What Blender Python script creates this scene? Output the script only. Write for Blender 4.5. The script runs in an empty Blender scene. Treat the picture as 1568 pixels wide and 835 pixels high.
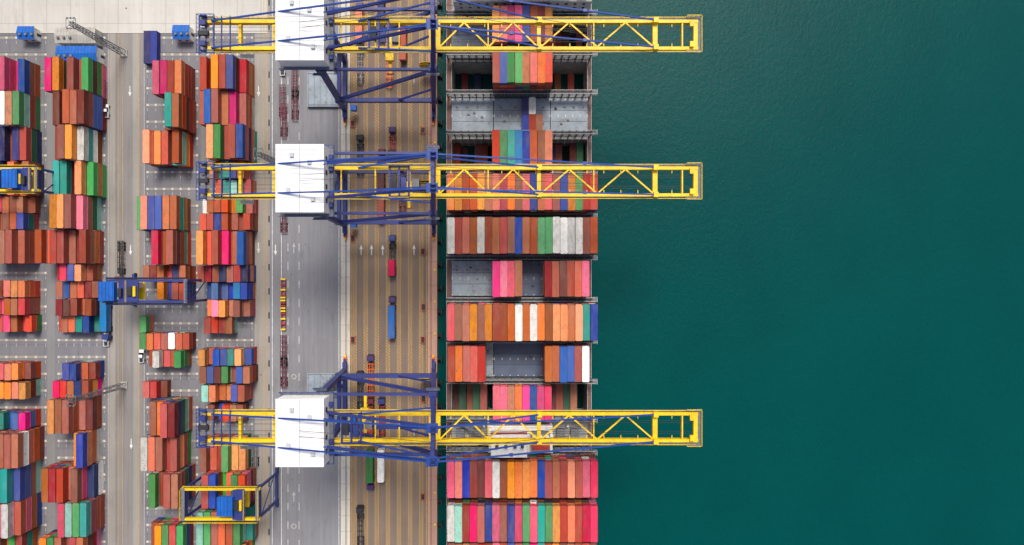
import bpy, math, random
from mathutils import Vector
random.seed(7)
S0=4.05; H=240.0
scene=bpy.context.scene
COL=scene.collection
def X(px,z=0): return (px-784)/S0*(H-z)/H
def Y(py,z=0): return -(py-417.5)/S0*(H-z)/H
def lin(c):
    o=[]
    for v in c:
        v=v/255
        o.append(v/12.92 if v<=0.04045 else ((v+0.055)/1.055)**2.4)
    return o
# ------------------------------------------------------------ materials
def newmat(name):
    m=bpy.data.materials.new(name); m.use_nodes=True
    nt=m.node_tree; b=nt.nodes['Principled BSDF']
    return m,nt,b
def N(nt,t,**k):
    n=nt.nodes.new(t)
    for a,v in k.items(): setattr(n,a,v)
    return n
def mathn(nt,op,a,b=None,c=None):
    n=nt.nodes.new('ShaderNodeMath'); n.operation=op
    for i,v in enumerate((a,b,c)):
        if v is None: continue
        if isinstance(v,(int,float)): n.inputs[i].default_value=v
        else: nt.links.new(v,n.inputs[i])
    return n.outputs[0]
def mixc(nt,fac,a,b,mode='MIX'):
    n=nt.nodes.new('ShaderNodeMix'); n.data_type='RGBA'; n.blend_type=mode
    for s,v in ((n.inputs[0],fac),(n.inputs[6],a),(n.inputs[7],b)):
        if isinstance(v,(int,float)): s.default_value=v
        elif isinstance(v,(tuple,list)): s.default_value=(*v[:3],1)
        else: nt.links.new(v,s)
    return n.outputs[2]
def noise(nt,scale,stretch=(1,1,1),detail=4,rough=0.6,coord='Object'):
    tc=N(nt,'ShaderNodeTexCoord'); mp=N(nt,'ShaderNodeMapping')
    mp.inputs['Scale'].default_value=stretch
    nt.links.new(tc.outputs[coord],mp.inputs[0])
    n=N(nt,'ShaderNodeTexNoise'); n.inputs['Scale'].default_value=scale
    n.inputs['Detail'].default_value=detail; n.inputs['Roughness'].default_value=rough
    nt.links.new(mp.outputs[0],n.inputs[0])
    return n.outputs['Fac']
def ramp(nt,f,lo,hi):
    n=N(nt,'ShaderNodeMapRange'); n.inputs[1].default_value=lo; n.inputs[2].default_value=hi
    nt.links.new(f,n.inputs[0]); return n.outputs[0]
def paint(name,rgb,rough=0.5,var=0.25,scale=0.6,rust=0.0,metal=0.0,k=1.0):
    m,nt,b=newmat(name); c=[v*k for v in lin(rgb)]
    f=ramp(nt,noise(nt,scale,detail=3),0.3,0.7)
    col=mixc(nt,f,[v*(1-var) for v in c],[min(0.9,v*(1+var*0.4)) for v in c])
    if rust>0:
        f2=ramp(nt,noise(nt,scale*3,detail=5),0.56,0.72)
        col=mixc(nt,mathn(nt,'MULTIPLY',f2,rust),col,(0.12,0.05,0.03))
    nt.links.new(col,b.inputs['Base Color']); b.inputs['Roughness'].default_value=rough
    b.inputs['Metallic'].default_value=metal
    return m
def container_mat(name,rgb,k=0.92):
    m,nt,b=newmat('container_paint_'+name); c=[v*k for v in lin(rgb)]
    oi=N(nt,'ShaderNodeObjectInfo')
    hs=N(nt,'ShaderNodeHueSaturation')
    hs.inputs['Color'].default_value=(*c,1)
    r=oi.outputs['Random']
    nt.links.new(mathn(nt,'MULTIPLY_ADD',r,0.032,0.492),hs.inputs['Hue'])
    r2=mathn(nt,'FRACT',mathn(nt,'MULTIPLY',r,37.7))
    r3=mathn(nt,'FRACT',mathn(nt,'MULTIPLY',r,91.3))
    nt.links.new(mathn(nt,'MULTIPLY_ADD',r2,0.24,0.82),hs.inputs['Saturation'])
    nt.links.new(mathn(nt,'MULTIPLY_ADD',r3,0.6,0.64),hs.inputs['Value'])
    tc=N(nt,'ShaderNodeTexCoord'); ad=N(nt,'ShaderNodeVectorMath'); ad.operation='ADD'
    cb=N(nt,'ShaderNodeCombineXYZ')
    nt.links.new(mathn(nt,'MULTIPLY',r,300),cb.inputs[0]); nt.links.new(mathn(nt,'MULTIPLY',r2,200),cb.inputs[1])
    nt.links.new(tc.outputs['Object'],ad.inputs[0]); nt.links.new(cb.outputs[0],ad.inputs[1])
    def nz(sc,st,det=5):
        mp=N(nt,'ShaderNodeMapping'); mp.inputs['Scale'].default_value=st
        nt.links.new(ad.outputs[0],mp.inputs[0])
        n=N(nt,'ShaderNodeTexNoise'); n.inputs['Scale'].default_value=sc; n.inputs['Detail'].default_value=det
        n.inputs['Roughness'].default_value=0.65
        nt.links.new(mp.outputs[0],n.inputs[0]); return n.outputs['Fac']
    grime=ramp(nt,nz(0.8,(1,0.45,1),4),0.42,0.72)
    gf=mathn(nt,'MULTIPLY_ADD',r3,-0.28,0.52)
    col=mixc(nt,mathn(nt,'MULTIPLY',grime,gf),hs.outputs[0],(0.10,0.065,0.045))
    dust=ramp(nt,nz(0.35,(1,0.3,1),2),0.48,0.72)
    col=mixc(nt,mathn(nt,'MULTIPLY',dust,0.10),col,(0.5,0.44,0.36))
    rust=ramp(nt,nz(1.6,(1,1,1),4),0.61,0.67)
    col=mixc(nt,mathn(nt,'MULTIPLY',rust,0.65),col,(0.10,0.04,0.025))
    nt.links.new(col,b.inputs['Base Color']); b.inputs['Roughness'].default_value=0.65
    b.inputs['Specular IOR Level'].default_value=0.3
    return m
CC={ 'B':(170,68,46),'S':(216,86,56),'O':(234,120,26),'R':(206,24,32),'D':(134,24,32),
 'M':(234,16,120),'P':(238,84,145),'U':(20,78,160),'N':(38,54,106),'T':(14,158,140),
 'G':(66,160,72),'W':(234,232,224),'L':(140,200,178),'C':(24,126,186),'K':(94,40,36),'E':(28,106,70)}
CM={k:container_mat(k,v) for k,v in CC.items()}
steel_dark=paint('corner_casting_steel',(70,60,60))

m_yellow=paint('crane_yellow_paint',(250,200,10),0.5,0.2,0.3,0.4)
m_blue=paint('crane_blue_paint',(44,58,124),0.5,0.25,0.2,0.1)
m_blue2=paint('stay_blue_paint',(26,66,144),0.5,0.2,0.2)
m_bright=paint('machinery_blue_paint',(14,96,184),0.45,0.25,0.4)
m_white=paint('white_sheet_roof',(240,240,240),0.6,0.1,0.25)
m_offw=paint('off_white_paint',(222,220,214),0.5,0.15,0.4,0.15)
m_seam=paint('roof_seam_grey',(190,192,194),0.6,0.15,0.4)
m_grat=paint('galvanised_grating',(112,114,118),0.6,0.3,1.0)
m_dark=paint('dark_steel',(40,42,48),0.6,0.3,1.0)
m_rubber=paint('tyre_rubber',(28,28,28),0.85,0.2,1.0)
m_glass=paint('cab_glass',(30,40,48),0.1,0.1)
m_hatch=paint('hatch_cover_grey_paint',(146,158,168),0.6,0.3,0.18,0.6)
m_hatch2=paint('hatch_cover_slate_paint',(84,98,122),0.6,0.25,0.2,0.35)
m_hold=paint('cargo_hold_grey_paint',(150,152,150),0.7,0.35,0.2,0.5)
m_deck=paint('ship_deck_paint',(120,84,76),0.7,0.3,0.3,0.3)
m_hull=paint('ship_hull_paint',(34,40,60),0.5,0.2,0.1,0.2)
m_lash=paint('lashing_bridge_grey_paint',(104,108,114),0.6,0.3,0.4,0.5)
m_red=paint('chassis_red_paint',(160,40,36),0.55,0.3,0.6,0.3)
m_maroon=paint('trailer_maroon_paint',(110,36,56),0.55,0.3,0.6,0.3)
m_orange=paint('orange_paint',(228,96,24),0.5,0.2,0.6)
m_purple=paint('truck_purple_paint',(66,44,104),0.45,0.2,0.6)
m_whitep=paint('white_vehicle_paint',(240,240,240),0.3,0.05,0.6)
m_conc=paint('precast_concrete',(176,172,164),0.85,0.25,0.25)

def ground_mat(name,rgb,var,streak,stain=0.35,k=1.0,joints=None):
    m,nt,b=newmat(name); c=[v*k for v in lin(rgb)]
    f=ramp(nt,noise(nt,0.06,detail=6),0.3,0.7)
    col=mixc(nt,f,[v*(1-var) for v in c],[v*(1+var*0.5) for v in c])
    f=ramp(nt,noise(nt,0.8,(1,0.02,1),4),0.35,0.75)
    col=mixc(nt,mathn(nt,'MULTIPLY',f,streak),col,[v*0.5 for v in c])
    f=ramp(nt,noise(nt,0.35,(1,0.25,1),6,0.7),0.54,0.72)
    col=mixc(nt,mathn(nt,'MULTIPLY',f,stain),col,[v*0.4 for v in c])
    f=ramp(nt,noise(nt,0.02,(1,1,1),2),0.45,0.6)
    col=mixc(nt,mathn(nt,'MULTIPLY',f,0.2),col,[min(0.8,v*1.5) for v in c])
    f=noise(nt,6.0,(1,1,1),3)
    col=mixc(nt,mathn(nt,'MULTIPLY',f,0.25),col,[v*0.6 for v in c])
    if joints:
        tc=N(nt,'ShaderNodeTexCoord'); sp=N(nt,'ShaderNodeSeparateXYZ'); nt.links.new(tc.outputs['Object'],sp.inputs[0])
        jx=mathn(nt,'LESS_THAN',mathn(nt,'FRACT',mathn(nt,'DIVIDE',mathn(nt,'ADD',sp.outputs[0],5000),joints[0])),0.25/joints[0])
        jy=mathn(nt,'LESS_THAN',mathn(nt,'FRACT',mathn(nt,'DIVIDE',mathn(nt,'ADD',sp.outputs[1],5000),joints[1])),0.25/joints[1])
        j=mathn(nt,'MAXIMUM',jx,jy)
        col=mixc(nt,mathn(nt,'MULTIPLY',j,0.4),col,[v*0.35 for v in c])
    nt.links.new(col,b.inputs['Base Color']); b.inputs['Roughness'].default_value=0.9
    return m
g_land=ground_mat('land_asphalt',(130,130,130),0.15,0.25)
g_road=ground_mat('road_asphalt',(136,136,140),0.14,0.45,0.5)
g_aisle=ground_mat('aisle_asphalt',(138,134,132),0.15,0.5)
g_yard=ground_mat('yard_pavement',(122,122,127),0.22,0.25,0.6,joints=(13.0,6.5))
g_quay=ground_mat('quay_asphalt',(130,114,102),0.18,0.5)
g_rail=ground_mat('crane_rail_concrete',(192,150,132),0.2,0.5,0.5,joints=(50,9))
g_conc=ground_mat('apron_concrete',(196,192,184),0.12,0.2,0.35,joints=(9,9))
g_strip=ground_mat('concrete_strip',(210,202,188),0.12,0.2,0.5,joints=(60,6))
g_run=ground_mat('runway_concrete',(156,151,144),0.15,0.45,0.45)
p_white=paint('road_paint_white',(222,222,218),0.8,0.35,0.8)
p_faint=paint('worn_paint_white',(180,178,174),0.85,0.35,0.8)
p_yellow=paint('road_paint_yellow',(196,156,76),0.8,0.35,0.8)
def hatch_mat():
    m,nt,b=newmat('hatched_lane_paint')
    tc=N(nt,'ShaderNodeTexCoord'); sp=N(nt,'ShaderNodeSeparateXYZ'); nt.links.new(tc.outputs['Object'],sp.inputs[0])
    s=mathn(nt,'ADD',mathn(nt,'ADD',sp.outputs[0],sp.outputs[1]),5000)
    f=mathn(nt,'LESS_THAN',mathn(nt,'FRACT',mathn(nt,'DIVIDE',s,1.1)),0.36)
    w=ramp(nt,noise(nt,0.5,(1,0.3,1),6),0.25,0.6)
    f=mathn(nt,'MULTIPLY',f,mathn(nt,'MULTIPLY_ADD',w,0.5,0.2))
    dark=ramp(nt,noise(nt,0.8,(1,0.02,1),4),0.35,0.75)
    base=mixc(nt,dark,lin((130,116,104)),lin((106,94,84)))
    col=mixc(nt,f,base,lin((212,162,82)))
    nt.links.new(col,b.inputs['Base Color']); b.inputs['Roughness'].default_value=0.85
    return m
g_hatch=hatch_mat()
def water_mat():
    m,nt,b=newmat('sea_water')
    f=ramp(nt,noise(nt,0.006,(1,1,1),4),0.3,0.7)
    col=mixc(nt,f,(0.0001,0.050,0.050),(0.0001,0.062,0.059))
    f2=ramp(nt,noise(nt,0.05,(1,0.6,1),6),0.35,0.7)
    col=mixc(nt,mathn(nt,'MULTIPLY',f2,0.13),col,(0.0003,0.09,0.082))
    f3=ramp(nt,noise(nt,0.35,(1,0.6,1),5,0.7),0.4,0.7)
    col=mixc(nt,mathn(nt,'MULTIPLY',f3,0.10),col,(0.0001,0.036,0.038))
    nt.links.new(col,b.inputs['Base Color']); b.inputs['Roughness'].default_value=0.25
    b.inputs['IOR'].default_value=1.33; b.inputs['Specular IOR Level'].default_value=0.13
    h=noise(nt,0.8,(1,0.7,1),6,0.7)
    bp=N(nt,'ShaderNodeBump'); bp.inputs['Strength'].default_value=0.45; bp.inputs['Distance'].default_value=0.4
    nt.links.new(h,bp.inputs['Height']); nt.links.new(bp.outputs[0],b.inputs['Normal'])
    return m
g_water=water_mat()

# ------------------------------------------------------------ mesh builder
class MB:
    def __init__(s): s.v=[];s.f=[];s.m=[];s.mats=[]
    def mi(s,mat):
        if mat not in s.mats: s.mats.append(mat)
        return s.mats.index(mat)
    def hexa(s,P,mat):
        o=len(s.v); s.v+= [tuple(p) for p in P]; i=s.mi(mat)
        for f in ((0,3,2,1),(4,5,6,7),(0,1,5,4),(1,2,6,5),(2,3,7,6),(3,0,4,7)):
            s.f.append(tuple(o+k for k in f)); s.m.append(i)
    def box(s,x0,x1,y0,y1,z0,z1,mat):
        s.hexa([(x0,y0,z0),(x1,y0,z0),(x1,y1,z0),(x0,y1,z0),(x0,y0,z1),(x1,y0,z1),(x1,y1,z1),(x0,y1,z1)],mat)
    def beam(s,p,q,w,h,mat):
        p=Vector(p);q=Vector(q);d=(q-p).normalized()
        up=Vector((0,0,1)) if abs(d.z)<0.95 else Vector((0,1,0))
        a=d.cross(up).normalized(); b=a.cross(d).normalized()
        P=[]
        for e in (p,q):
            for sa,sb in ((-1,-1),(1,-1),(1,1),(-1,1)):
                P.append(e+a*sa*w/2+b*sb*h/2)
        s.hexa(P,mat)
    def cyl(s,p,q,r,mat,n=8,r2=None):
        if r2 is None: r2=r
        p=Vector(p);q=Vector(q);d=(q-p).normalized()
        up=Vector((0,0,1)) if abs(d.z)<0.95 else Vector((0,1,0))
        a=d.cross(up).normalized(); b=a.cross(d).normalized()
        o=len(s.v); i=s.mi(mat)
        for e,rr in ((p,r),(q,r2)):
            for k in range(n):
                t=2*math.pi*k/n; s.v.append(tuple(e+a*math.cos(t)*rr+b*math.sin(t)*rr))
        for k in range(n):
            s.f.append((o+k,o+(k+1)%n,o+n+(k+1)%n,o+n+k)); s.m.append(i)
        s.f.append(tuple(o+k for k in reversed(range(n)))); s.m.append(i)
        s.f.append(tuple(o+n+k for k in range(n))); s.m.append(i)
    def poly(s,pts,mat):
        o=len(s.v); s.v+=[tuple(p) for p in pts]; s.f.append(tuple(range(o,o+len(pts)))); s.m.append(s.mi(mat))
    def prism(s,pts,z0,z1,mat):
        n=len(pts); o=len(s.v); i=s.mi(mat)
        s.v+=[(x,y,z0) for x,y in pts]+[(x,y,z1) for x,y in pts]
        s.f.append(tuple(o+k for k in reversed(range(n)))); s.f.append(tuple(o+n+k for k in range(n))); s.m+=[i,i]
        for k in range(n):
            s.f.append((o+k,o+(k+1)%n,o+n+(k+1)%n,o+n+k)); s.m.append(i)
    def rail(s,p,q,mat,step=3.0,h=1.1,t=0.09):
        p=Vector(p);q=Vector(q);L=(q-p).length;n=max(1,int(L/step))
        for k in range(n+1):
            e=p+(q-p)*k/n; s.beam(e,e+Vector((0,0,h)),t,t,mat)
        for z in (h*0.55,h): s.beam(p+Vector((0,0,z)),q+Vector((0,0,z)),t,t,mat)
    def mesh(s,name):
        me=bpy.data.meshes.new(name); me.from_pydata(s.v,[],s.f)
        for m in s.mats: me.materials.append(m)
        me.polygons.foreach_set('material_index',s.m); me.update()
        return me
    def obj(s,name,parent=None,loc=(0,0,0),rot=0):
        return place(s.mesh(name),name,parent,loc,rot)
def place(me,name,parent=None,loc=(0,0,0),rot=0):
    o=bpy.data.objects.new(name,me); COL.objects.link(o); o.location=loc
    if rot: o.rotation_euler=(0,0,rot)
    if parent: o.parent=parent
    return o
def empty(name,loc=(0,0,0),rot=0):
    o=bpy.data.objects.new(name,None); COL.objects.link(o); o.location=loc; o.rotation_euler=(0,0,rot); o.empty_display_size=1
    return o

# ------------------------------------------------------------ ground and water
QX=X(668)
def sheet(name,x0,x1,y0,y1,z,mat):
    b=MB(); b.poly([(x0,y0,z),(x1,y0,z),(x1,y1,z),(x0,y1,z)],mat); return b.obj(name)
sheet('ground',-2500,QX,-2500,2500,0,g_land)
b=MB(); b.poly([(-2500,-2500,-3),(3000,-2500,-3),(3000,2500,-3),(-2500,2500,-3)],g_water); b.obj('sea_water')
b=MB(); b.box(QX-1.0,QX+0.35,-900,900,-12,0.14,g_rail)
b.obj('quay_wall')
b=MB()
for k in range(-14,15):
    y=k*9+3
    b.cyl((QX+0.35,y,-1.6),(QX+1.8,y,-1.6),0.7,m_rubber,10); b.box(QX+1.8,QX+2.1,y-1.1,y+1.1,-2.8,-0.3,m_dark)
b.obj('quay_fenders')
b=MB()
for k in range(-12,13):
    y=k*12+1; x=QX-0.4
    b.cyl((x,y,0.14),(x,y,0.55),0.22,m_dark,8); b.cyl((x,y,0.55),(x,y,0.75),0.4,m_yellow,8)
b.obj('mooring_bollards')
YY=(-700,700)
sheet('quay_road',X(536),X(655),*YY,0.012,g_quay)
sheet('crane_rail_strip',X(655),QX-1.0,*YY,0.016,g_rail)
b=MB()
for x in (X(660),X(530)):
    for d in (-0.25,0.25): b.box(x+d-0.06,x+d+0.06,-600,600,0.02,0.15,m_dark)
b.obj('crane_rails')
b=MB(); b.box(X(522),X(526),-600,600,0,0.14,g_strip); b.box(X(526),X(536),-600,600,0,0.05,g_strip); b.obj('concrete_kerb_strip')
sheet('port_road',X(413),X(522),*YY,0.012,g_road)
sheet('rtg_runway_pavement',X(390),X(413),*YY,0.016,g_run)
b=MB(); z=0.03
HL=(543,560,577,594,611,628,645)
for px in HL:
    x=X(px); b.poly([(x-0.6,-600,z),(x+0.6,-600,z),(x+0.6,600,z),(x-0.6,600,z)],g_hatch)
b.obj('hatched_lane_markings')
b=MB()
def line(x,y0,y1,w,mat,z=0.04): b.poly([(x-w/2,y0,z),(x+w/2,y0,z),(x+w/2,y1,z),(x-w/2,y1,z)],mat)
for px in HL:
    for d in (-0.68,0.68): line(X(px)+d,-600,600,0.15,p_yellow)
for px,m in ((417,p_white),(431,p_white),(519,p_white),(538,p_yellow),(653,p_yellow)): line(X(px),-600,600,0.22,m)
for px in (441,458):
    y=-300
    while y<300: line(X(px),y,y+3,0.18,p_white); y+=7
for px in (404,409): line(X(px),-600,600,0.18,p_yellow)
def arrow(px,py,s=1,up=1,m=p_white):
    x=X(px);y=Y(py)
    b.poly([(x-0.2*s,y-2.2*s*up,0.045),(x+0.2*s,y-2.2*s*up,0.045),(x+0.2*s,y+0.4*up*s,0.045),(x-0.2*s,y+0.4*s*up,0.045)][::(1 if up>0 else -1)],m)
    b.poly([(x-0.7*s,y+0.4*s*up,0.046),(x+0.7*s,y+0.4*s*up,0.046),(x,y+2.2*s*up,0.046)][::(1 if up>0 else -1)],m)
for px in (553,569,586,634): arrow(px,383,.9)
for px,py in ((422,383),(396,380),(200,383),(396,140),(199,140),(201,680),(422,760)): arrow(px,py,.9,-1,p_white)
for px,py in ((450,380),(450,760),(553,120),(634,120),(569,660),(634,660)): arrow(px,py,.9,1,p_faint)
for px,py in ((450,577),(450,806),(435,690)):
    cx,cy=X(px),Y(py)
    for k in range(16):
        a=2*math.pi*k/16;a2=2*math.pi*(k+1)/16
        b.poly([(cx+math.cos(a)*.7,cy+math.sin(a)*.7,.045),(cx+math.cos(a)*1,cy+math.sin(a)*1,.045),(cx+math.cos(a2)*1,cy+math.sin(a2)*1,.045),(cx+math.cos(a2)*.7,cy+math.sin(a2)*.7,.045)],p_faint)
for px in (166,221): line(X(px),-600,Y(52),0.2,p_faint)
for px in (181,188,213): line(X(px),-600,Y(52),0.18,p_yellow)
b.obj('road_markings')
b=MB()
for k in range(-22,23):
    y=k*9.1+2; x=X(412)
    b.box(x-.25,x+.25,y-1.2,y+1.2,.02,.05,m_dark)
for k in range(22):
    px=random.choice((445,470,490,505,548,603,637,195,400)); x=X(px)+random.uniform(-1,1); y=random.uniform(-104,104)
    b.cyl((x,y,.02),(x,y,.055),.35,m_grat,12)
b.obj('drain_covers')
ytop=Y(50)
sheet('aisle_road',X(164),X(222),-700,ytop,0.020,g_aisle)
b=MB()
for px in (172,208): b.poly([(X(px)-1.1,-600,.028),(X(px)+1.1,-600,.028),(X(px)+1.1,ytop,.028),(X(px)-1.1,ytop,.028)],g_run)
b.obj('rtg_runway_strips')
for x0,x1 in ((-60,72),(84,164),(222,308),(313,390)):
    sheet('container_yard_pavement',X(x0),X(x1),-700,ytop,0.024,g_yard)
sheet('concrete_apron',-400,X(410),ytop,400,0.03,g_conc)
b=MB()
for (x0,x1) in ((-20,70),(90,160),(226,302),(318,386)):
    y=ytop-2
    while y>-150:
        b.box(X(x0),X(x1),y-0.4,y+0.4,0.03,0.055,g_run)
        n=6
        for k in range(n+1):
            xx=X(x0)+k*(X(x1)-X(x0))/n
            b.box(xx-0.4,xx+0.4,y-0.42,y+0.42,0.056,0.075,g_strip)
            b.box(xx-0.1,xx+0.1,y-2.4,y-1.2,0.03,0.05,p_faint)
        y-=6.35
b.obj('stacking_slot_beams')

# ------------------------------------------------------------ container meshes
def container_mesh(L,mat,name):
    W=2.44;Hh=2.59;b=MB();hw=W/2;hl=L/2
    for sx in(-1,1):
        for sy in(-1,1):
            x=sx*(hw-.09);y=sy*(hl-.09)
            b.box(x-.09,x+.09,y-.09,y+.09,0,Hh,mat)
            b.box(x-.1,x+.1,y-.12,y+.12,Hh-.14,Hh+.012,steel_dark)
    for sx in(-1,1):
        x=sx*(hw-.06)
        b.box(x-.06,x+.06,-hl+.2,hl-.2,Hh-.12,Hh-.005,mat); b.box(x-.06,x+.06,-hl+.2,hl-.2,0,.16,mat)
    for sy in(-1,1):
        y=sy*(hl-.08)
        b.box(-hw+.2,hw-.2,y-.07,y+.07,Hh-.14,Hh-.006,mat); b.box(-hw+.2,hw-.2,y-.07,y+.07,0,.16,mat)
    b.box(-hw+.1,hw-.1,-hl+.14,hl-.14,.1,Hh-.07,mat)
    n=int(L/0.55)
    for k in range(n):
        y=-hl+.35+(L-.7)*(k+.5)/n
        b.box(-hw+.2,hw-.2,y-.11,y+.11,Hh-.075,Hh-.035,mat)
        for sx in(-1,1):
            x=sx*(hw-.07); b.box(x-.035,x+.035,y-.14,y+.14,.16,Hh-.12,mat)
    for xx in(-.85,-.35,.35,.85): b.cyl((xx,hl-.05,.12),(xx,hl-.05,Hh-.12),.035,m_grat,5)
    b.box(-.03,.03,hl-.14,hl-.06,.1,Hh-.1,steel_dark)
    return b.mesh(name)
CMESH={}
def cmesh(c,L):
    k=(c,L)
    if k not in CMESH: CMESH[k]=container_mesh(12.19 if L==40 else 6.06,CM[c],'container_%dft'%L)
    return CMESH[k]
pal='BBBBBBBSSOORRDDUUNTGWMPLKE'
def stack_row(xs,y,z0,tiers,L,letters,pitch,parent_name='shipping_container_stack',vary=True,full=False):
    e=empty(parent_name,(xs,y,z0)); nmax=tiers
    for i,c in enumerate(letters):
        if c in '. ': continue
        t=nmax
        if vary:
            t-= random.choice((0,0,0,0,0,1,1,2)) if tiers>3 else random.choice((0,0,0,1))
        t=max(1,t)
        for k in range(t):
            cc=c if k==t-1 else random.choice(pal)
            o=place(cmesh(cc,L),'container',e,(pitch*(i+.5)+random.uniform(-.07,.07),random.uniform(-.15,.15),k*2.6))
    return e
# ------------------------------------------------------------ yard
yard={
'A':[(-4,88,5,40,"MMUDBB"),(-4,145,5,40,"WOGBDB"),(-15,203,4,40,"BNDNBB"),(0,252,3,40,"BSOB"),(3,303,2,20,"SBBBB"),(3,328,3,20,"BBUNB"),
 (-4,352,5,40,"BBBMR"),(5,430,3,20,"SOSDB"),(5,457,3,20,"SBRBB"),(16,483,2,20,"BRRB"),(-5,557,3,20,"RSOBSB"),(-5,586,3,20,"OOSOSU"),
 (-5,633,3,20,"TUUMBB"),(-6,660,5,40,"BRBB"),(0,708,5,40,"TUOOB"),(-10,765,5,40,"MWBGB"),(-10,820,4,40,"BSGBR"),(-10,875,4,40,"BORBU")],
'B':[(68,88,5,40,"MOOBBG"),(72,148,5,40,"DBSBDB"),(76,198,5,40,"BBOWRB"),(80,250,5,40,"TTUOGB"),(75,303,5,40,"OOBPRB"),
 (53,352,5,40,"BSBBBDB"),(80,405,3,20,"RMUOBBB"),(85,431,2,20,"BUBRDB"),(85,457,3,20,"DKBBB"),(82,483,2,20,"BBSTUT"),
 (95,557,3,20,"UUBDB"),(80,583,3,20,"MRBNBU"),(72,612,4,40,"OBBBDG"),(97,660,5,40,"OUBO"),(63,712,5,40,"BRBSBN"),(88,766,5,40,"MLGTBO"),(60,820,5,40,"OGBBRBS"),(70,875,4,40,"BURBOB")],
'C':[(233,93,5,40,"MMBSO"),(240,147,5,40,"BTBDB"),(218,198,5,40,"OORTBD"),(203,300,5,40,"GSUUOBSD"),(220,353,5,40,"WMBBGB"),
 (218,405,3,20,"BDBRNBR"),(240,432,3,20,"OUBSR"),(213,484,2,20,"G"),(213,508,2,20,"GORBWRB"),(222,535,3,20,"BWRBG"),(218,585,2,20,"RRD"),
 (222,610,5,40,"BSRDBR"),(215,670,4,40,"WSBRRU"),(227,722,5,40,"GBBSB"),(225,805,4,40,"BOGRGB"),(225,860,4,40,"BURBOB")],
'D':[(300,86,5,40,"SBOBURRD"),(300,140,5,40,"BUBBMBBD"),(315,195,5,40,"OGBBUOR"),(318,250,3,20,"STTUBN"),(330,276,2,20,"STLUB"),(305,303,3,20,"WBSROGB"),
 (305,327,3,20,"SBUBRDB"),(300,353,5,40,"OSBMBUTR"),(302,405,3,20,"BDBNBRN"),(312,433,3,20,"UCUUCUU"),(312,458,3,20,"OPOSBBR"),(312,484,2,20,"BRDB"),
 (303,535,3,20,"OBUUTOU"),(305,562,3,20,"BUKGBUB"),(308,590,3,20,"LOSOUBB"),(318,620,2,20,"BURSB"),(305,672,4,40,"BSBGOO"),(308,724,4,40,"BUGSGRB"),
 (300,785,5,40,"LGBSBGT"),(300,840,5,40,"BOUBRBS")]}
LIM={'A':64,'B':160,'C':298,'D':391}
PY=2.66
for col,rows in yard.items():
    items=[]
    for (x0,y0,t,L,s) in rows:
        t=max(2,t-random.choice((0,1))) if t>3 else t
        z=t*2.6; Lm=12.19 if L==40 else 6.06
        xs=X(x0,z); n=int((X(LIM[col])-xs)/PY+.5)
        if n<len(s): s=s[:max(n,1)]
        if col=='A':
            add=2; s=''.join(random.choice(pal) for _ in range(add))+s; xs-=add*PY
        items.append([xs,Y(y0,z)-Lm/2,t,L,s,Lm])
    up=sorted([i for i in items if i[1]>=0],key=lambda i:i[1]); dn=sorted([i for i in items if i[1]<0],key=lambda i:-i[1])
    cur=-99
    for i in up:
        i[1]=max(i[1],cur+.3+i[5]/2) if cur>-99 else i[1]; cur=i[1]+i[5]/2
    cur=(up[0][1]-up[0][5]/2) if up else 99
    for i in dn:
        i[1]=min(i[1],cur-.3-i[5]/2); cur=i[1]-i[5]/2
    for i in items: stack_row(i[0],i[1],0.08,i[2],i[3],i[4],PY)
for x0 in (-220,-246):
    y=80
    while y>-140:
        if random.random()<.85: stack_row(x0,y,0.08,random.choice((3,4,5)),40,''.join(random.choice(pal) for _ in range(6)),PY)
        y-=12.7

# ------------------------------------------------------------ ship
b=MB()
XL,XR=-23.8,28.8; ZD=10.0
b.box(XL,-21.9,-104,104,-14,ZD,m_hull); b.box(27.4,XR,-104,104,-14,ZD,m_hull)
b.box(XL+.05,-21.95,-104,104,ZD,ZD+.02,m_deck); b.box(27.45,XR-.05,-104,104,ZD,ZD+.02,m_deck)
b.box(-21.9,27.4,-104,104,-14,-12,m_hold)
b.prism([(XL,-104),(XL+1,-130),(-14,-158),(2.5,-185),(19,-158),(XR-1,-130),(XR,-104)],-10,ZD+1.5,m_hull)
b.prism([(XL,104),(XR,104),(XR-1,135),(20,150),(-15,150),(XL+1,135)],-10,ZD,m_hull)
ctr=[83.5,69.8,56.4,41.7,27.1,12.48,-2.1,-16.8,-31.1,-45.2,-69.5,-84.3,-98.0]
edges=[]
for i in range(len(ctr)-1):
    if ctr[i]==-45.2: edges.append((-52.2,-62.6)); continue
    m=(ctr[i]+ctr[i+1])/2; edges.append((m+.75,m-.75))
edges=[(104,90.3)]+edges+[(-104.1,-104.2)]
for a,c in edges: b.box(-21.9,27.4,c,a,-12,ZD-.01,m_hold)
for x in (XL+.2,XR-.2): b.rail((x,-100,ZD),(x,100,ZD),m_offw,2.0,1.1,.07)
ship=empty('container_ship')
b.obj('hull',ship)
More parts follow.
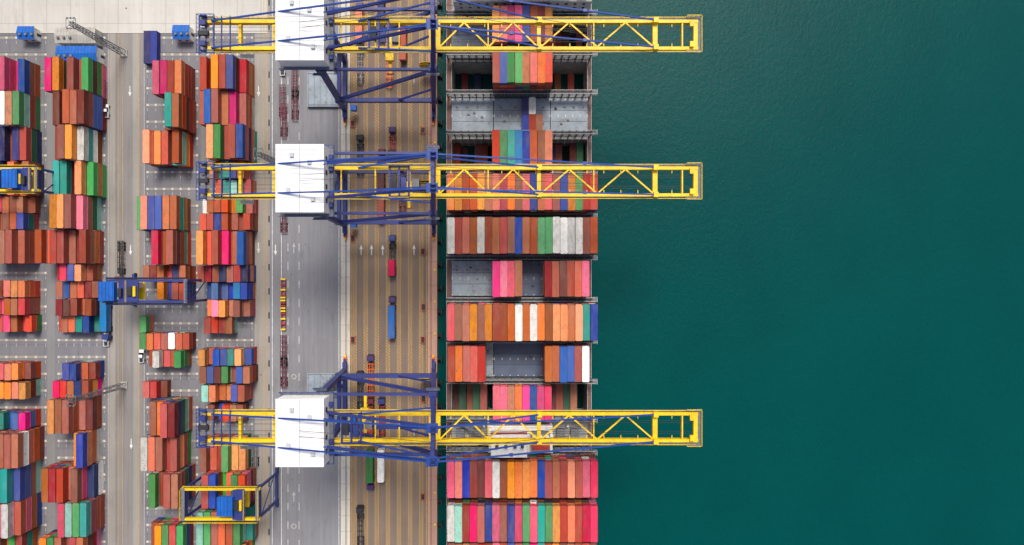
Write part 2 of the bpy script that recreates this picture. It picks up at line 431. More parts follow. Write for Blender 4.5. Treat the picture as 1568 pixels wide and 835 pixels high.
def cover(x0,x1,y,mat,z=ZD):
    b=MB(); hl=6.35
    b.box(x0,x1,y-hl,y+hl,z,z+1.45,mat)
    n=int((x1-x0)/2.53)
    for k in range(n+1):
        x=x0+.12+(x1-x0-.24)*k/n
        for yy in (-5.9,-.25,.25,5.9):
            b.box(x-.16,x+.16,y+yy-.14,y+yy+.14,z+1.45,z+1.53,m_offw)
    for yy in (-2,2,): b.box(x0+.3,x1-.3,y+yy-.06,y+yy+.06,z+1.45,z+1.49,m_dark)
    b.box(x0+.2,x1-.2,y-6.3,y-6.1,z+1.45,z+1.6,mat); b.box(x0+.2,x1-.2,y+6.1,y+6.3,z+1.45,z+1.6,mat)
    for k in range(4):
        x=x0+(x1-x0)*(k+.5)/4
        b.box(x-.35,x+.35,y+3-.35,y+3+.35,z+1.45,z+1.56,m_lash)
    for k in range(3):
        x=random.uniform(x0+1.5,x1-1.5);yy=y+random.uniform(-5,5); b.box(x-.4,x+.4,yy-.25,yy+.25,z+1.45,z+1.95,random.choice((m_grat,m_grat,m_dark)))
    b.obj('hatch_cover',ship)
def lashing(y):
    b=MB(); z1=17.5; 
    for yy in (-.55,.55):
        b.beam((XL+.8,y+yy,z1),(XR+.4,y+yy,z1),.14,.22,m_lash)
        b.beam((XL+.8,y+yy,z1-2.7),(XR-.4,y+yy,z1-2.7),.12,.2,m_lash)
    b.box(XL+.8,XR+.4,y-.35,y+.35,z1-.12,z1-.06,m_dark)
    b.box(XL+.8,XR-.4,y-.45,y+.45,z1-2.85,z1-2.75,m_grat)
    x=XL+1
    while x<XR:
        for yy in (-.55,.55): b.beam((x,y+yy,ZD),(x,y+yy,z1+1.1),.28,.28,m_lash)
        b.beam((x,y-.55,z1),(x,y+.55,z1),.2,.2,m_lash)
        if x+2.53<XR: b.beam((x,y,z1-2.7),(x+2.53,y,z1),.12,.12,m_lash)
        x+=2.53
    for yy in (-.6,.6): b.beam((XL+.8,y+yy,z1+1.1),(XR+.4,y+yy,z1+1.1),.08,.08,m_offw)
    b.box(XR-.6,XR+.9,y-.9,y+.9,z1-.1,z1,m_grat); b.rail((XR+.9,y-.9,z1),(XR+.9,y+.9,z1),m_offw,1)
    b.obj('lashing_bridge',ship)
for a,c in edges[1:-1]:
    if a-c<3: lashing((a+c)/2)
lashing(-51.7); lashing(-63.0); lashing(90.9)
LX=(-21.7,-6.75); CX=(-6.5,13.7); RX=(13.95,27.2)
mode={83.5:'CC.',69.8:'.C.',56.4:'CCC',41.7:'.C.',-45.2:'.C.'}
cm={56.4:(m_hatch,m_hatch,m_hatch),-2.1:(m_hatch,m_hatch2,m_hatch),-31.1:(m_hatch,m_hatch2,m_hatch)}
for y in ctr:
    md=mode.get(y,'CCC'); mm=cm.get(y,(m_hatch,)*3)
    for r,ch,m in zip((LX,CX,RX),md,mm):
        if ch=='C': cover(r[0],r[1],y,m)
        else:
            b=MB(); x=r[0]+.3
            while x<=r[1]:
                for yy in (-6.4,6.4,):
                    b.beam((x,y+yy,-12),(x,y+yy,ZD+.5),.25,.25,m_offw)
                x+=2.53
            b.box(r[0],r[1],y-6.55,y-6.35,ZD,ZD+1.2,m_hold); b.box(r[0],r[1],y+6.35,y+6.55,ZD,ZD+1.2,m_hold)
            for zz in (-6,0,6):
                b.box(r[0],r[1],y-6.45,y-6.2,zz,zz+.3,m_hold); b.box(r[0],r[1],y+6.2,y+6.45,zz,zz+.3,m_hold)
            xe=r[0]-.1 if r is LX else r[1]+.05
            b.box(xe-.12,xe+.12,y-6.3,y+6.3,-12,ZD+1.2,m_hold)
            b.obj('cell_guides',ship)
ZC=ZD+1.53
P=2.53; X0=-21.8
def srow(y,tiers,s,vary=False,L=40,z=ZC,dy=0,x0=X0): stack_row(x0,y+dy,z,tiers,L,s,P,vary=vary)
srow(83.5,6,"......OSPMUBDO......")
srow(69.8,6,"......RUGGOSSS......")
srow(56.4,1,"..........NW........",L=20,dy=3.1); srow(56.4,1,"..........UBB.......",L=20,dy=-3.1)
srow(41.7,6,"......RGTCUSBS......")
srow(27.1,6,"OORROBSROBRUSRBUOGRR")
srow(12.48,6,"WBBBWBBRBUBBGGWWWWBB")
srow(-2.1,5,"......MPMB...DRDBRP.")
srow(-16.8,6,"RBBOBOBBOWBWOBOOOOTU")
srow(-31.1,5,"BSBRR........BBUUBW.")
srow(-45.2,4,"......MMSOPUPM......")
srow(-69.5,6,"MSUBDRWBOSOOURBBSRMM")
srow(-84.3,6,"WLBMBUMBUPGMTGOBSBMM")
srow(-98.0,5,"BBOBRBMBUSGMTBOBSBRB")
srow(69.8,4,".D.N................",z=-12,vary=True); srow(69.8,5,"...............B.S..",z=-12,vary=True)
srow(41.7,6,"DK.BD...............",z=-12,vary=True); srow(41.7,7,"..............NB.KE.",z=-12,vary=True)
srow(-45.2,8,"KEBEB...............",z=-12,vary=True); srow(-45.2,8,"..............KBEB..",z=-12,vary=True)
srow(83.5,6,"..............SBK.B.",z=-12,vary=True)
# superstructure (bridge)
b=MB()
b.box(-20,27,91.6,97,ZD,25.5,m_offw)
b.box(-14,20,97,108,ZD,44,m_offw)
b.box(-26,31,98,104,44,47,m_offw); b.box(-26.1,31.1,97.9,104.1,45.1,46.2,m_glass)
b.box(-14,20,97,107,47.01,47.5,m_white)
for x in range(-18,26,3):
    for zz in (13,16.5,20,23): b.box(x,x+1,91.52,91.6,zz,zz+1,m_glass)
b.rail((-20,91.8,25.5),(27,91.8,25.5),m_offw,2)
for x in (-16,-8,2,12,22):
    b.box(x,x+2,93,95,25.5,26.8,m_grat); b.cyl((x+3.4,94,25.5),(x+3.4,94,27.3),.5,m_offw,8)
for z in (28,33,38): b.box(-15,21,96.2,97,z,z+.2,m_grat)
b.box(22,25,92.5,95.5,25.5,27.5,m_orange)
b.cyl((3,102,47.5),(3,102,60),.5,m_offw,8); b.beam((-1,102,56),(7,102,56),.3,.3,m_offw)
b.obj('bridge_superstructure',ship)
# engine casing and funnel
b=MB()
b.box(-21.6,27,-62.3,-52.6,ZD,ZD+1.2,m_hold)
b.box(-8,14,-62.0,-53,ZD+1.2,21,m_offw)
b.box(-7,5,-61.5,-54,21,29,m_offw); b.box(-7.1,5.1,-61.6,-53.9,26,28,m_red)
for x in (-5,-2,1,3.4): b.cyl((x,-57.5,29),(x,-57.5,31),.55,m_dark,10)
b.box(6.5,13,-60.5,-54.5,21,24,m_grat)
for x in (7.6,9.8,12): b.cyl((x,-56,24),(x,-56,25.3),.8,m_offw,10)
b.box(7,12.6,-60.2,-58,24,25,m_red)
for x0 in (-20,-14,16,21):
    b.box(x0,x0+3,-60,-56,ZD+1.2,ZD+3.6,m_grat); b.cyl((x0+4,-55,ZD+1.2),(x0+4,-55,ZD+3),.5,m_offw,8)
b.rail((-8,-53.1,21),(14,-53.1,21),m_offw,2); b.rail((-8,-61.9,21),(14,-61.9,21),m_offw,2)
b.beam((14,-57,21),(24,-60,13),.8,.3,m_grat); b.beam((-8,-57,21),(-19,-54,13),.8,.3,m_grat)
b.obj('engine_casing_and_funnel',ship)

# ------------------------------------------------------------ ship-to-shore cranes
BW=-29.6; BL=-62.7
def wx(z): return BW+8.6*z/72
def lx(z): return BL+5.7*z/52
LY=9.0; ZG=53.0; GY=3.95
def build_sts():
    parts={}
    b=MB()
    for s in(-1,1):
        y=s*LY
        b.beam((wx(3.5),y,3.5),(wx(54),y,54),1.5,1.4,m_blue)
        b.beam((wx(54),y,54),(wx(72),s*4.6,72),1.1,1.0,m_blue)
        b.beam((lx(3.5),y,3.5),(lx(54),y,54),1.7,1.5,m_blue)
        b.beam((lx(16),y,16),(wx(16),y,16),1.4,1.9,m_blue)
        b.beam((lx(17),y,17),(wx(49),y,49),1.0,1.0,m_blue)
        b.beam((lx(50),y,50),(wx(50),y,50),.75,1.2,m_blue)
        b.beam((-40,y,16.5),(wx(30),y,30),.55,.6,m_blue)
        b.beam((wx(72),s*4.6,72),(lx(55)+2,s*5,56),.7,.75,m_blue)
        for x,z in ((lx(16),16),(wx(16),16),(lx(50),50),(wx(50),50)): b.box(x-1.2,x+1.2,y-.9,y+.9,z-1.3,z+1.3,m_blue)
    for f in (wx,lx):
        for z,w in ((3.2,1.4),(50,1.3)):
            e=LY+(3 if z<10 else .5)
            b.beam((f(z),-e,z),(f(z),e,z),w,w*1.4,m_blue)
    b.beam((lx(16),-LY,16),(lx(16),LY,16),1.2,1.6,m_blue)
    b.beam((wx(72),-5.6,72),(wx(72),5.6,72),1.0,1.2,m_blue)
    b.beam((wx(63),-6.6,63),(wx(63),6.6,63),.7,.8,m_blue)
    b.beam((wx(16),-LY,16),(wx(16),LY,16),1.2,1.6,m_blue)
    for s in(-1,1):
        b.box(wx(72)-1.5,wx(72)+1.5,s*4.4-1.3,s*4.4+1.3,72.7,72.8,m_blue2)
        for xx in(-1.5,1.5): b.rail((wx(72)+xx,s*4.4-1.3,72.8),(wx(72)+xx,s*4.4+1.3,72.8),m_blue2,1.5)
        for d in(-.6,.6): b.cyl((wx(72)+.3,s*4.2+d-.15,73.5),(wx(72)+.3,s*4.2+d+.15,73.5),.8,m_blue,12)
    for x in (wx(50),lx(50)):
        for s in(-1,1):
            b.box(x-2,x+2,s*(LY+1.6)-.4,s*(LY+1.6)+.4,50.6,50.7,m_grat); b.rail((x-2,s*(LY+2.0),50.7),(x+2,s*(LY+2.0),50.7),m_blue2,1)
    parts['portal_frame']=b
    b=MB(); z=4;k=0
    while z<50:
        x0=lx(z)-1.6; ya=LY-5.5 if k%2 else LY-1.0; yb=LY-1.0 if k%2 else LY-5.5
        b.beam((x0-.6,ya,z),(x0-.6,yb,z+3),.8,.15,m_grat); b.box(x0-1.6,x0+.6,yb-.6,yb+.6,z+3,z+3.1,m_grat)
        b.beam((x0-1.0,ya,z+1.1),(x0-1.0,yb,z+4.1),.08,.08,m_blue2)
        z+=3;k+=1
    b.beam((lx(4)-2.3,LY-5.8,3),(lx(52)-2.3,LY-5.8,52),.25,.25,m_blue2); b.beam((lx(4)-2.3,LY-.8,3),(lx(52)-2.3,LY-.8,52),.25,.25,m_blue2)
    b.box(lx(20)+1,lx(20)+3,-LY-1,-LY+1,4,6.6,m_bright)
    parts['stair_tower']=b
    b=MB()
    for f in (BW,BL):
        for s in(-1,1):
            yc=s*LY
            b.beam((f,yc-4,2.1),(f,yc+4,2.1),.9,.8,m_blue)
            for d in(-2.9,2.9):
                b.box(f-.55,f+.55,yc+d-1.7,yc+d+1.7,.85,1.75,m_orange)
                for w in(-1.1,-.1,1.0): b.cyl((f-.3,yc+d+w,.5),(f+.3,yc+d+w,.5),.42,m_dark,10)
            b.box(f-.3,f+.3,yc+s*4.8-.5,yc+s*4.8+.5,.8,1.5,m_yellow)
    parts['bogies']=b
    b=MB(); x=wx(6)-2.6; y=LY-2.5
    for d in(-.35,.35):
        b.cyl((x,y+d-.06,6.5),(x,y+d+.06,6.5),2.7,m_yellow,24)
    b.cyl((x,y-.3,6.5),(x,y+.3,6.5),2.1,m_dark,20); b.beam((x,y,6.5),(x+2.6,y,6.5),.5,.5,m_blue)
    parts['cable_reel']=b
    b=MB(); xr=-90.5
    for s in(-1,1):
        y=s*GY
        b.beam((xr,y,ZG),(-23.3,y,ZG),1.0,1.9,m_yellow)
        b.box(xr+1,-23.5,y+s*.6,y+s*1.25,ZG+.2,ZG+.28,m_grat)
        b.rail((xr+1,y+s*1.25,ZG+.28),(-23.5,y+s*1.25,ZG+.28),m_yellow,3)
    for x in (xr+.6,-80,-70,-24): b.beam((x,-GY,ZG-.2),(x,GY,ZG-.2),.8,1.2,m_yellow)
    for x in (-50,-40,-33): b.beam((x,-GY,ZG+1.1),(x,GY,ZG+1.1),.35,.35,m_yellow)
    parts['rear_girder']=b
    b=MB()
    for yy in (-4.8,-1.6,1.6,4.8): b.box(-91.6,-87.4,yy-.45,yy+.45,ZG+1,ZG+1.12,m_grat)
    for xx in (-91.6,-89.5,-87.4): b.beam((xx,-5.6,ZG+1),(xx,5.6,ZG+1),.35,.5,m_blue)
    for s in(-1,1):
        b.rail((-92,s*5.6,ZG+1.12),(-87,s*5.6,ZG+1.12),m_blue2,1.2)
        b.box(-90.8,-89.2,s*3-.7,s*3+.7,ZG+1.12,ZG+2.6,m_blue); b.cyl((-90,s*4.9,ZG+2),(-90,s*5.2,ZG+2),.9,m_blue2,12)
    b.rail((-92,-5.6,ZG+1.12),(-92,5.6,ZG+1.12),m_blue2,1.2)
    b.box(-91.5,-88.6,-.5,.7,ZG+1.12,ZG+2.2,m_dark)
    for x in (-85,-82.5): b.beam((x,-5.4,ZG+1.2),(x,5.4,ZG+1.2),.25,.4,m_blue)
    for yy in (-2.2,-1.0,1.0,2.2): b.beam((-88,yy,ZG+.9),(-68,yy,ZG+.9),.09,.09,m_dark)
    b.box(-80,-76,-6.6,-5.4,ZG,ZG+.1,m_grat)
    parts['rear_platform']=b
    b=MB(); x0=-22.2;xt=54.6
    for s in(-1,1):
        y=s*GY
        b.beam((x0,y,ZG),(xt,y,ZG),.92,1.8,m_yellow)
        b.box(x0,xt-1,y+s*.55,y+s*1.05,ZG+.2,ZG+.27,m_grat); b.rail((x0,y+s*1.05,ZG+.27),(xt-1,y+s*1.05,ZG+.27),m_yellow,3)
        for x in (8,42): b.box(x-.7,x+.7,y-.75,y+.75,ZG+.9,ZG+2.2,m_yellow)
        for x in range(-18,52,5): b.beam((x,y-s*.5,ZG+.3),(x,y-s*1.5,ZG+.3),.2,.3,m_yellow)
    for x,w in ((x0+.5,1.3),(7.9,1.1),(42,1.4),(xt-.7,1.2),(-7,.35),(24,.35),(50,.4)): b.beam((x,-GY,ZG+.1),(x,GY,ZG+.1),w,1.3,m_yellow)
    def zig(xa,xb,n,w):
        for k in range(n):
            a=xa+(xb-xa)*k/n; c=xa+(xb-xa)*(k+1)/n; s=1 if k%2 else -1
            b.beam((a,s*GY*.9,ZG+.7),(c,-s*GY*.9,ZG+.7),w,w,m_yellow)
    zig(x0+1,7.5,4,.42); zig(8.5,41.5,4,.42)
    b.box(xt-3.5,xt+.6,-5.3,-4.6,ZG+.9,ZG+1,m_grat); b.box(xt-3.5,xt+.6,4.6,5.3,ZG+.9,ZG+1,m_grat)
    b.box(xt,xt+.9,-5.3,5.3,ZG+.5,ZG+.6,m_grat); b.rail((xt+.9,-5.3,ZG+.6),(xt+.9,5.3,ZG+.6),m_yellow,1.2)
    for s in(-1,1):
        b.rail((xt-3.5,s*5.3,ZG+1),(xt+.6,s*5.3,ZG+1),m_yellow,1.2); b.box(xt-2.6,xt-1.4,s*3-.8,s*3+.8,ZG+.9,ZG+1.8,m_yellow)
    for yy in (-1.9,-1.3,1.3,1.9): b.beam((x0,yy,ZG+.3),(xt-1,yy,ZG+.3),.1,.1,m_dark)
    parts['boom']=b
    b=MB(); A=(wx(72),0,72.6)
    for s in(-1,1):
        a=(A[0],s*4.6,A[2])
        b.beam(a,(-88,s*GY,ZG+1.2),.42,.42,m_blue2)
        b.beam((A[0]-.3,s*4.0,A[2]),(-69,s*GY,ZG+1.2),.3,.3,m_blue2)
        b.beam(a,(42,s*GY,ZG+1.8),.42,.42,m_blue2)
        b.beam((A[0],s*4.0,A[2]-.8),(8,s*GY,ZG+1.8),.42,.42,m_blue2)
        b.beam((wx(60),s*7,60),(-45,s*GY,ZG+1),.45,.5,m_blue2)
        for t in (.33,.66):
            p=Vector(a).lerp(Vector((42,s*GY,ZG+1.8)),t); b.box(p.x-.5,p.x+.5,p.y-.4,p.y+.4,p.z-.4,p.z+.4,m_blue2)
    for yy in (-.8,.8): b.beam((A[0],yy,A[2]+.6),(-60,yy,61),.1,.1,m_dark)
    for yy in (-1.2,1.2): b.beam((A[0],yy,A[2]+.6),(30,yy,ZG+1),.1,.1,m_dark)
    parts['stays']=b
    b=MB(); hx0,hx1,hy=-66.8,-53.4,9.5; z0,z1=54.2,60.2
    b.box(hx0,hx1,-hy,hy,z0,z1,m_white)
    b.box(hx0-.15,hx1+.15,-hy-.15,hy+.15,z1,z1+.15,m_white)
    for k in range(1,14): 
        y=-hy+k*19/14; b.box(hx0-.1,hx1+.1,y-.06,y+.06,z1+.15,z1+.22,m_seam)
    b.box((hx0+hx1)/2-.12,(hx0+hx1)/2+.12,-hy,hy,z1+.22,z1+.27,m_seam)
    for x,y in ((hx0+3,-4),(hx0+9,4),(hx0+4,6),(hx0+10,-6.5)): b.box(x,x+1.1,y,y+1.1,z1+.15,z1+.75,m_seam)
    b.box(hx0-1.2,hx1+1.4,-hy-.9,hy+.9,z0-.2,z0-.1,m_grat)
    for s in(-1,1): b.rail((hx0-1.2,s*(hy+.9),z0-.1),(hx1+1.4,s*(hy+.9),z0-.1),m_blue2,1.5)
    b.rail((hx1+1.4,-hy-.9,z0-.1),(hx1+1.4,hy+.9,z0-.1),m_blue2,1.5)
    for y in (-6,-2,2,6): b.box(hx1,hx1+.1,y-.7,y+.7,z0+2.5,z0+4,m_dark); b.box(hx0-.1,hx0,y-.9,y+.9,z0+1,z0+4,m_grat)
    for y in (-7,-4,3.5,7): b.box(hx1+.1,hx1+1.2,y-.6,y+.6,z0-.1,z0+1.2,m_blue)
    parts['machinery_house']=b
    b=MB()
    b.box(-3,3,-4.6,-4.2,ZG+1,ZG+1.5,m_blue); b.box(-3,3,4.2,4.6,ZG+1,ZG+1.5,m_blue)
    for x in(-2.8,0,2.8): b.beam((x,-4.4,ZG+1.2),(x,4.4,ZG+1.2),.5,.6,m_blue)
    b.box(-2.2,-.6,-2,2,ZG+1.4,ZG+2.3,m_dark); b.box(.6,2.2,-2.6,1,ZG+1.4,ZG+2.1,m_blue)
    b.rail((-3,-4.8,ZG+1.5),(3,-4.8,ZG+1.5),m_yellow,1.5); b.rail((-3,4.8,ZG+1.5),(3,4.8,ZG+1.5),m_yellow,1.5)
    b.box(3.2,5.4,-1.2,1.2,ZG-4.2,ZG-1.6,m_grat); b.box(5.4,5.46,-1,1,ZG-4,ZG-2,m_glass)
    for s in(-1,1):
        for yy in(-1.6,1.6): b.beam((s*1,yy,ZG+1),(s*1,yy,38),.07,.07,m_dark)
    b.box(-1.3,1.3,-2.2,2.2,36.8,38,m_yellow); b.beam((0,-6,36.4),(0,6,36.4),.9,.5,m_yellow)
    for s in(-1,1): b.beam((-1.2,s*6,36.3),(1.2,s*6,36.3),.4,.5,m_red)
    parts['trolley']=b
    return {k:v.mesh(k) for k,v in parts.items()}
sts=build_sts()
for yc,tx in ((69.75,-39),(26.7,-33),(-45.4,-47)):
    e=empty('ship_to_shore_crane',(0,yc,0))
    for k,me in sts.items(): place(me,k,e,(tx,0,0) if k=='trolley' else (0,0,0))

# ------------------------------------------------------------ RTG yard cranes
def rtg(xa,xb,yc,col_leg,col_gir,hx,zt=18,hw=3.8,troll=.5):
    e=empty('rubber_tyred_gantry_crane',((xa+xb)/2,yc,0)); h=(xb-xa)/2
    b=MB()
    for s in(-1,1):
        x=s*h
        b.beam((x,-hw-2.2,1.7),(x,hw+2.2,1.7),.8,.9,col_leg)
        for sy in(-1,1):
            b.beam((x,sy*(hw),2.1),(x,sy*hw,zt),.7,.8,col_leg)
            for d in(-.9,.9): b.cyl((x-.35,sy*(hw+1)+d,.75),(x+.35,sy*(hw+1)+d,.75),.72,m_rubber,14)
            b.beam((x,sy*hw,zt-5),(x-s*4,sy*hw,zt-.5),.4,.4,col_leg)
        b.beam((x,-hw,zt-2),(x,hw,zt-2),.5,.6,col_leg)
        b.beam((x,-hw,zt-3),(x,hw,4),.3,.3,col_leg)
        b.box(x-.6,x+.6,-hw-.5,hw+.5,zt+.75,zt+.85,m_grat); b.rail((x+s*.6,-hw,zt+.85),(x+s*.6,hw,zt+.85),col_gir,1.2)
    b.obj('legs',e)
    b=MB()
    for sy in(-1,1):
        b.beam((-h-.8,sy*hw,zt),(h+.8,sy*hw,zt),.8,1.4,col_gir)
        b.box(-h,h,sy*(hw+.8)-.3,sy*(hw+.8)+.3,zt+.1,zt+.18,m_dark); b.rail((-h,sy*(hw+1.1),zt+.18),(h,sy*(hw+1.1),zt+.18),col_gir,2)
    b.beam((-h,-hw,zt),(-h,hw,zt),.7,1,col_leg); b.beam((h,-hw,zt),(h,hw,zt),.7,1,col_leg)
    b.obj('girders',e)
    b=MB(); x=hx*h
    b.box(x-2.6,x+2.6,-3.2,3.2,zt+1,zt+3,m_bright); b.box(x-2.7,x+2.7,-3.3,3.3,zt+3,zt+3.12,m_bright)
    for k in range(5): b.box(x-2.6+k*1.2,x-2.5+k*1.2,-3.2,3.2,zt+3.12,zt+3.2,m_blue)
    b.box(x+3,x+6,-hw-.2,hw+.2,zt+.8,zt+1,m_blue); b.box(x+3.4,x+4.6,-2,1,zt+1,zt+2.2,m_dark)
    b.rail((x+6,-hw,zt+1),(x+6,hw,zt+1),m_yellow,1.2)
    b.obj('machinery_trolley',e)
    b=MB(); x=(troll*2-1)*h
    b.box(x-2,x+2,-hw,hw,zt+.8,zt+1.1,m_blue); b.box(x-1.5,x+.3,-1.5,1.5,zt+1.1,zt+2,m_dark); b.cyl((x+1,-1.8,zt+1.7),(x+1,1.8,zt+1.7),.5,m_yellow,10)
    b.box(x-1.2,x+1,hw-2.5,hw-.7,zt-3.6,zt-1.2,m_offw)
    for s in(-1,1): b.beam((x+s,0,zt),(x+s,0,13.8),.06,.06,m_dark)
    b.box(x-1.2,x+1.2,-3.05,3.05,13.4,13.8,m_yellow)
    b.obj('hoist_and_spreader',e)
rtg(-142,-113.8,-6.5,m_blue,m_blue,-.86,18,3.7,.35)
rtg(-114.2,-88.4,-80.5,m_blue,m_yellow,.2,19,5.2,.75)
rtg(-196,-166,32.5,m_blue,m_yellow,.5,18,3.8,.8)

# ------------------------------------------------------------ vehicles
def wheels(b,ys,w=1.05,r=.5):
    for y in ys:
        for s in(-1,1): b.cyl((s*(w+.18),y,r),(s*(w-.22),y,r),r,m_rubber,12)
def trailer_mesh(mat):
    b=MB()
    for s in(-1,1): b.beam((s*.5,-6.1,1.15),(s*.5,6.1,1.15),.22,.36,mat)
    for y in(-6.0,-4,-2,0,2,4,6.0): b.beam((-1.2,y,1.2),(1.2,y,1.2),.28,.22,mat)
    for s in(-1,1): b.beam((s*1.15,-6.1,1.22),(s*1.15,6.1,1.22),.12,.2,mat)
    wheels(b,(-5.2,-4.0,-2.8)); 
    for s in(-1,1): b.box(s*.8-.1,s*.8+.1,3,3.2,.1,1.1,m_dark)
    return b
def cab(b,mat,y0):
    for s in(-1,1): b.beam((s*.42,y0,.85),(s*.42,y0+5.4,.85),.2,.28,m_dark)
    x=1.2;ya=y0+3.2;yb=y0+5.4
    b.hexa([(-x,ya,.7),(x,ya,.7),(x,yb,.7),(-x,yb,.7),(-x,ya,2.9),(x,ya,2.9),(x*.95,yb-.45,2.9),(-x*.95,yb-.45,2.9)],mat)
    b.hexa([(-1.05,yb-.27,1.75),(1.05,yb-.27,1.75),(1.05,yb-.2,1.75),(-1.05,yb-.2,1.75),(-1.0,yb-.47,2.7),(1.0,yb-.47,2.7),(1.0,yb-.40,2.72),(-1.0,yb-.40,2.72)],m_glass)
    b.box(-.6,.6,ya+.3,ya+.9,2.9,3.02,mat); b.box(-1.15,1.15,yb,yb+.12,.45,.95,m_dark)
    for s in(-1,1): b.box(s*1.35-.08,s*1.35+.08,yb-.5,yb-.35,1.7,2.3,m_dark); b.box(s*1.201-.005,s*1.201+.005,ya+.7,ya+1.6,1.8,2.6,m_glass)
    wheels(b,(y0+.6,y0+1.7,y0+4.5)); b.box(-.6,.6,y0+.6,y0+1.9,1.0,1.12,m_dark)
def truck(px,py,c,cargo=None,flip=False,trailer=m_red,L=40):
    e=empty('container_truck',(X(px),Y(py),.05),math.pi if flip else 0)
    trailer_mesh(trailer).obj('trailer',e,(0,-1.5,0))
    b=MB(); cab(b,c,2.6); b.obj('tractor',e)
    if cargo: place(cmesh(cargo,L),'cargo_container',e,(0,-1.5 if L==40 else -4.3,1.35))
truck(602,393,m_blue,'M',L=20,trailer=m_dark); truck(602,486,m_purple,'C'); truck(569,575,m_purple,None,trailer=m_orange)
truck(597,105,m_orange,None,trailer=m_orange); truck(586,308,m_blue,'B'); truck(602,228,m_purple,'K',L=20)
truck(569,716,m_purple,'G',flip=True); truck(586,703,m_blue,'W'); truck(553,805,m_dark,None,trailer=m_dark)
truck(553,240,m_dark,None,trailer=m_dark); truck(188,400,m_maroon,None,trailer=m_dark,flip=True); truck(586,30,m_purple,'N')
truck(168,488,m_blue,'C',flip=True); truck(553,600,m_dark,None,trailer=m_dark); truck(569,640,m_maroon,'R')
truck(553,98,m_dark,None,trailer=m_grat); truck(586,262,m_maroon,'K'); truck(617,300,m_blue,None,trailer=m_maroon)
truck(619,66,m_whitep,'B'); truck(553,40,m_purple,'O'); truck(586,640,m_blue,None,trailer=m_red)
def trailer(px,py,m,rot=0):
    trailer_mesh(m).obj('container_chassis_trailer',None,(X(px),Y(py),.05),rot)
for px,py,m in ((434,156,m_maroon),(436,186,m_maroon),(453,130,m_maroon),(453,160,m_maroon),(436,332,m_maroon),(436,538,m_maroon),(436,568,m_maroon),(160,150,m_dark),(392,690,m_grat)):
    trailer(px,py,m)
for k in range(2):
    b=MB()
    for s in(-1,1): b.beam((s*.7,-6.2,.6),(s*.7,6.2,.6),.3,.5,m_red)
    for y in range(-6,7,2): b.box(-.9,.9,y-.3,y+.3,.9,1.15,m_yellow if (y//2)%2 else m_red)
    b.obj('container_spreader',None,(X(435),Y(452+k*28),.05))
def pickup(px,py,rot=0,m=m_whitep):
    b=MB()
    b.hexa([(-.9,-2.5,.45),(.9,-2.5,.45),(.9,2.6,.45),(-.9,2.6,.45),(-.88,-2.45,1.05),(.88,-2.45,1.05),(.85,2.45,.98),(-.85,2.45,.98)],m)
    b.hexa([(-.84,-.7,1.05),(.84,-.7,1.05),(.84,1.3,1.03),(-.84,1.3,1.03),(-.7,-.5,1.7),(.7,-.5,1.7),(.7,.6,1.7),(-.7,.6,1.7)],m_glass)
    b.box(-.68,.68,-.48,.58,1.7,1.74,m); b.box(-.7,.7,-2.3,-.8,1.05,1.07,m_dark)
    for s in(-1,1): b.box(s*.84-.05,s*.84+.05,-2.45,-.7,1.05,1.3,m)
    wheels(b,(-1.6,1.7),.85,.36); b.obj('pickup_truck',None,(X(px),Y(py),.03),rot)
for px,py in ((434,107),(165,171),(165,520),(219,545),(524,585)): pickup(px,py)
b=MB()
for px,py in ((648,200),(648,385),(649,470),(541,190),(541,365),(648,520),(541,520),(649,610),(540,690),(648,760)):
    x,y=X(px),Y(py)
    b.box(x-.8,x+.8,y-1.2,y+1.2,.05,.15,m_grat)
    for sx in(-.8,.8):
        b.rail((x+sx,y-1.2,.15),(x+sx,y+1.2,.15),m_orange,1.2,1.0,.1)
    for sy in(-1.2,1.2): b.rail((x-.8,y+sy,.15),(x+.8,y+sy,.15),m_orange,.8,1.0,.1)
    b.box(x-.6,x+.5,y-1,y+.9,.15,.7,m_dark)
b.obj('lashing_gear_cages')

# ------------------------------------------------------------ floodlight masts
def mast(px,py,h=29):
    b=MB(); w0,w1=.9,.55; n=12
    for sx in(-1,1):
        for sy in(-1,1): b.beam((sx*w0,sy*w0,0),(sx*w1,sy*w1,h),.2,.2,m_grat)
    for k in range(n):
        za=h*k/n;zb=h*(k+1)/n;wa=w0+(w1-w0)*k/n;wb=w0+(w1-w0)*(k+1)/n;s=1 if k%2 else -1
        for t in(-1,1):
            b.beam((t*wa,-s*wa,za),(t*wb,s*wb,zb),.1,.1,m_grat); b.beam((-s*wa,t*wa,za),(s*wb,t*wb,zb),.1,.1,m_grat)
            b.beam((-wb,t*wb,zb),(wb,t*wb,zb),.1,.1,m_grat); b.beam((t*wb,-wb,zb),(t*wb,wb,zb),.1,.1,m_grat)
    for t in(-1,1):
        b.beam((-1.6,t*1.6,h),(1.6,t*1.6,h),.12,.12,m_grat); b.beam((t*1.6,-1.6,h),(t*1.6,1.6,h),.12,.12,m_grat)
        b.beam((-1.6,-1.6*t,h),(1.6,1.6*t,h),.1,.1,m_grat)
        for k in(-1.1,0,1.1): b.box(k-.25,k+.25,t*1.75-.18,t*1.75+.18,h-.1,h+.35,m_grat)
    b.box(-1.3,1.3,-1.3,1.3,0,.5,m_conc)
    b.obj('floodlight_mast',None,(X(px),Y(py),.03))
mast(190,82); mast(190,590); mast(441,257,28)

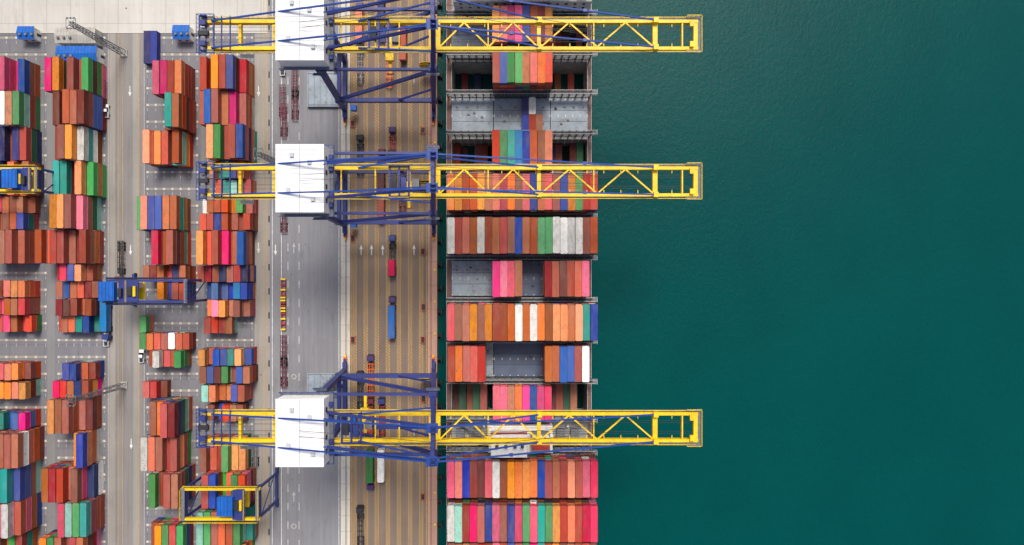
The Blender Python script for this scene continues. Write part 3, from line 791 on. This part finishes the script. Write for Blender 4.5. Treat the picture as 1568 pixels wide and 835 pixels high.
# ------------------------------------------------------------ small buildings and quay equipment
def shed(px0,px1,py0,py1,h,roofmat,wall=m_offw):
    x0,x1=X(px0,h),X(px1,h);y1,y0=Y(py0,h),Y(py1,h); b=MB()
    cx,cy=(x0+x1)/2,(y0+y1)/2; hx,hy=(x1-x0)/2,(y1-y0)/2
    b.box(-hx+.3,hx-.3,-hy+.3,hy-.3,0,h-.3,wall)
    b.hexa([(-hx,-hy,h-.3),(hx,-hy,h-.3),(hx,0,h+.3),(-hx,0,h+.3),(-hx,-hy,h-.18),(hx,-hy,h-.18),(hx,0,h+.42),(-hx,0,h+.42)],roofmat)
    b.hexa([(-hx,0,h+.3),(hx,0,h+.3),(hx,hy,h-.3),(-hx,hy,h-.3),(-hx,0,h+.42),(hx,0,h+.42),(hx,hy,h-.18),(-hx,hy,h-.18)],roofmat)
    k=-hx+1
    while k<hx-.5: b.beam((k,-hy,h-.12),(k,0,h+.46),.08,.06,roofmat); b.beam((k,0,h+.46),(k,hy,h-.12),.08,.06,roofmat); k+=1.2
    k=-hx+1.2
    while k<hx-1.5: b.box(k,k+1,-hy+.25,-hy+.3,1.1,2.1,m_glass); k+=2.6
    b.box(hx-.3,hx-.25,-.5,.5,0,2.1,m_dark)
    for k in range(3): b.box(-hx+1+k*2.2,-hx+1.9+k*2.2,-hy*.5,-hy*.5+.8,h-.1,h+.8,m_grat)
    b.obj('port_office_building',None,(cx,cy,.03))
shed(26,52,40,60,4,m_bright); shed(86,148,70,94,5,m_bright); shed(264,290,38,60,4,m_bright)
shed(84,146,42,66,5,m_conc,m_conc)
place(cmesh('N',40),'shipping_container',None,(X(231),Y(76),.05)); place(cmesh('U',40),'shipping_container',None,(X(237)+1,Y(76),.05))
def laid_cover(px0,px1,py0,py1):
    b=MB(); hx=(X(px1)-X(px0))/2; hy=(Y(py0)-Y(py1))/2
    b.box(-hx,hx,-hy,hy,.3,1.4,m_hatch); 
    for k in range(6):
        x=-hx+.5+k*(2*hx-1)/5; b.box(x-.06,x+.06,-hy+.2,hy-.2,1.4,1.48,m_lash)
    for yy in(-.9,.9): b.box(-hx+.3,hx-.3,yy*hy-.1,yy*hy+.1,1.4,1.5,m_lash)
    for sx in(-.8,.8):
        for sy in(-.8,.8): b.box(sx*hx-.3,sx*hx+.3,sy*hy-.3,sy*hy+.3,0,.3,m_dark)
    b.obj('landed_hatch_cover',None,(X((px0+px1)/2),Y((py0+py1)/2),.03))
laid_cover(472,521,112,165); laid_cover(472,521,571,606)
b=MB(); b.box(-300,X(410),ytop-.25,ytop,.03,.18,g_strip); b.obj('apron_kerb')

# ------------------------------------------------------------ light, sky, camera
w=bpy.data.worlds.new('World'); scene.world=w; w.use_nodes=True
nt=w.node_tree; bg=nt.nodes['Background']; sky=nt.nodes.new('ShaderNodeTexSky'); sky.sky_type='NISHITA'; sky.sun_disc=False
el=math.radians(60); az=math.radians(10)
sky.sun_elevation=el; sky.sun_rotation=az; sky.dust_density=5.0; sky.ozone_density=1.0
nt.links.new(sky.outputs[0],bg.inputs[0]); bg.inputs[1].default_value=0.14
sd=bpy.data.lights.new('sun','SUN'); sd.energy=2.7; sd.angle=math.radians(18); sd.color=(1.0,.95,.87)
so=bpy.data.objects.new('sun',sd); COL.objects.link(so)
d=Vector((math.sin(az)*math.cos(el),math.cos(az)*math.cos(el),math.sin(el)))
so.rotation_euler=d.to_track_quat('Z','Y').to_euler(); so.location=(-200,100,300)
cd=bpy.data.cameras.new('camera'); co=bpy.data.objects.new('camera',cd); COL.objects.link(co)
co.location=(0,0,H); cd.sensor_width=36; cd.lens=36*H/(1568/S0); cd.clip_start=1; cd.clip_end=9000
scene.camera=co
scene.view_settings.view_transform='Standard'; scene.view_settings.look='None'; scene.view_settings.exposure=0
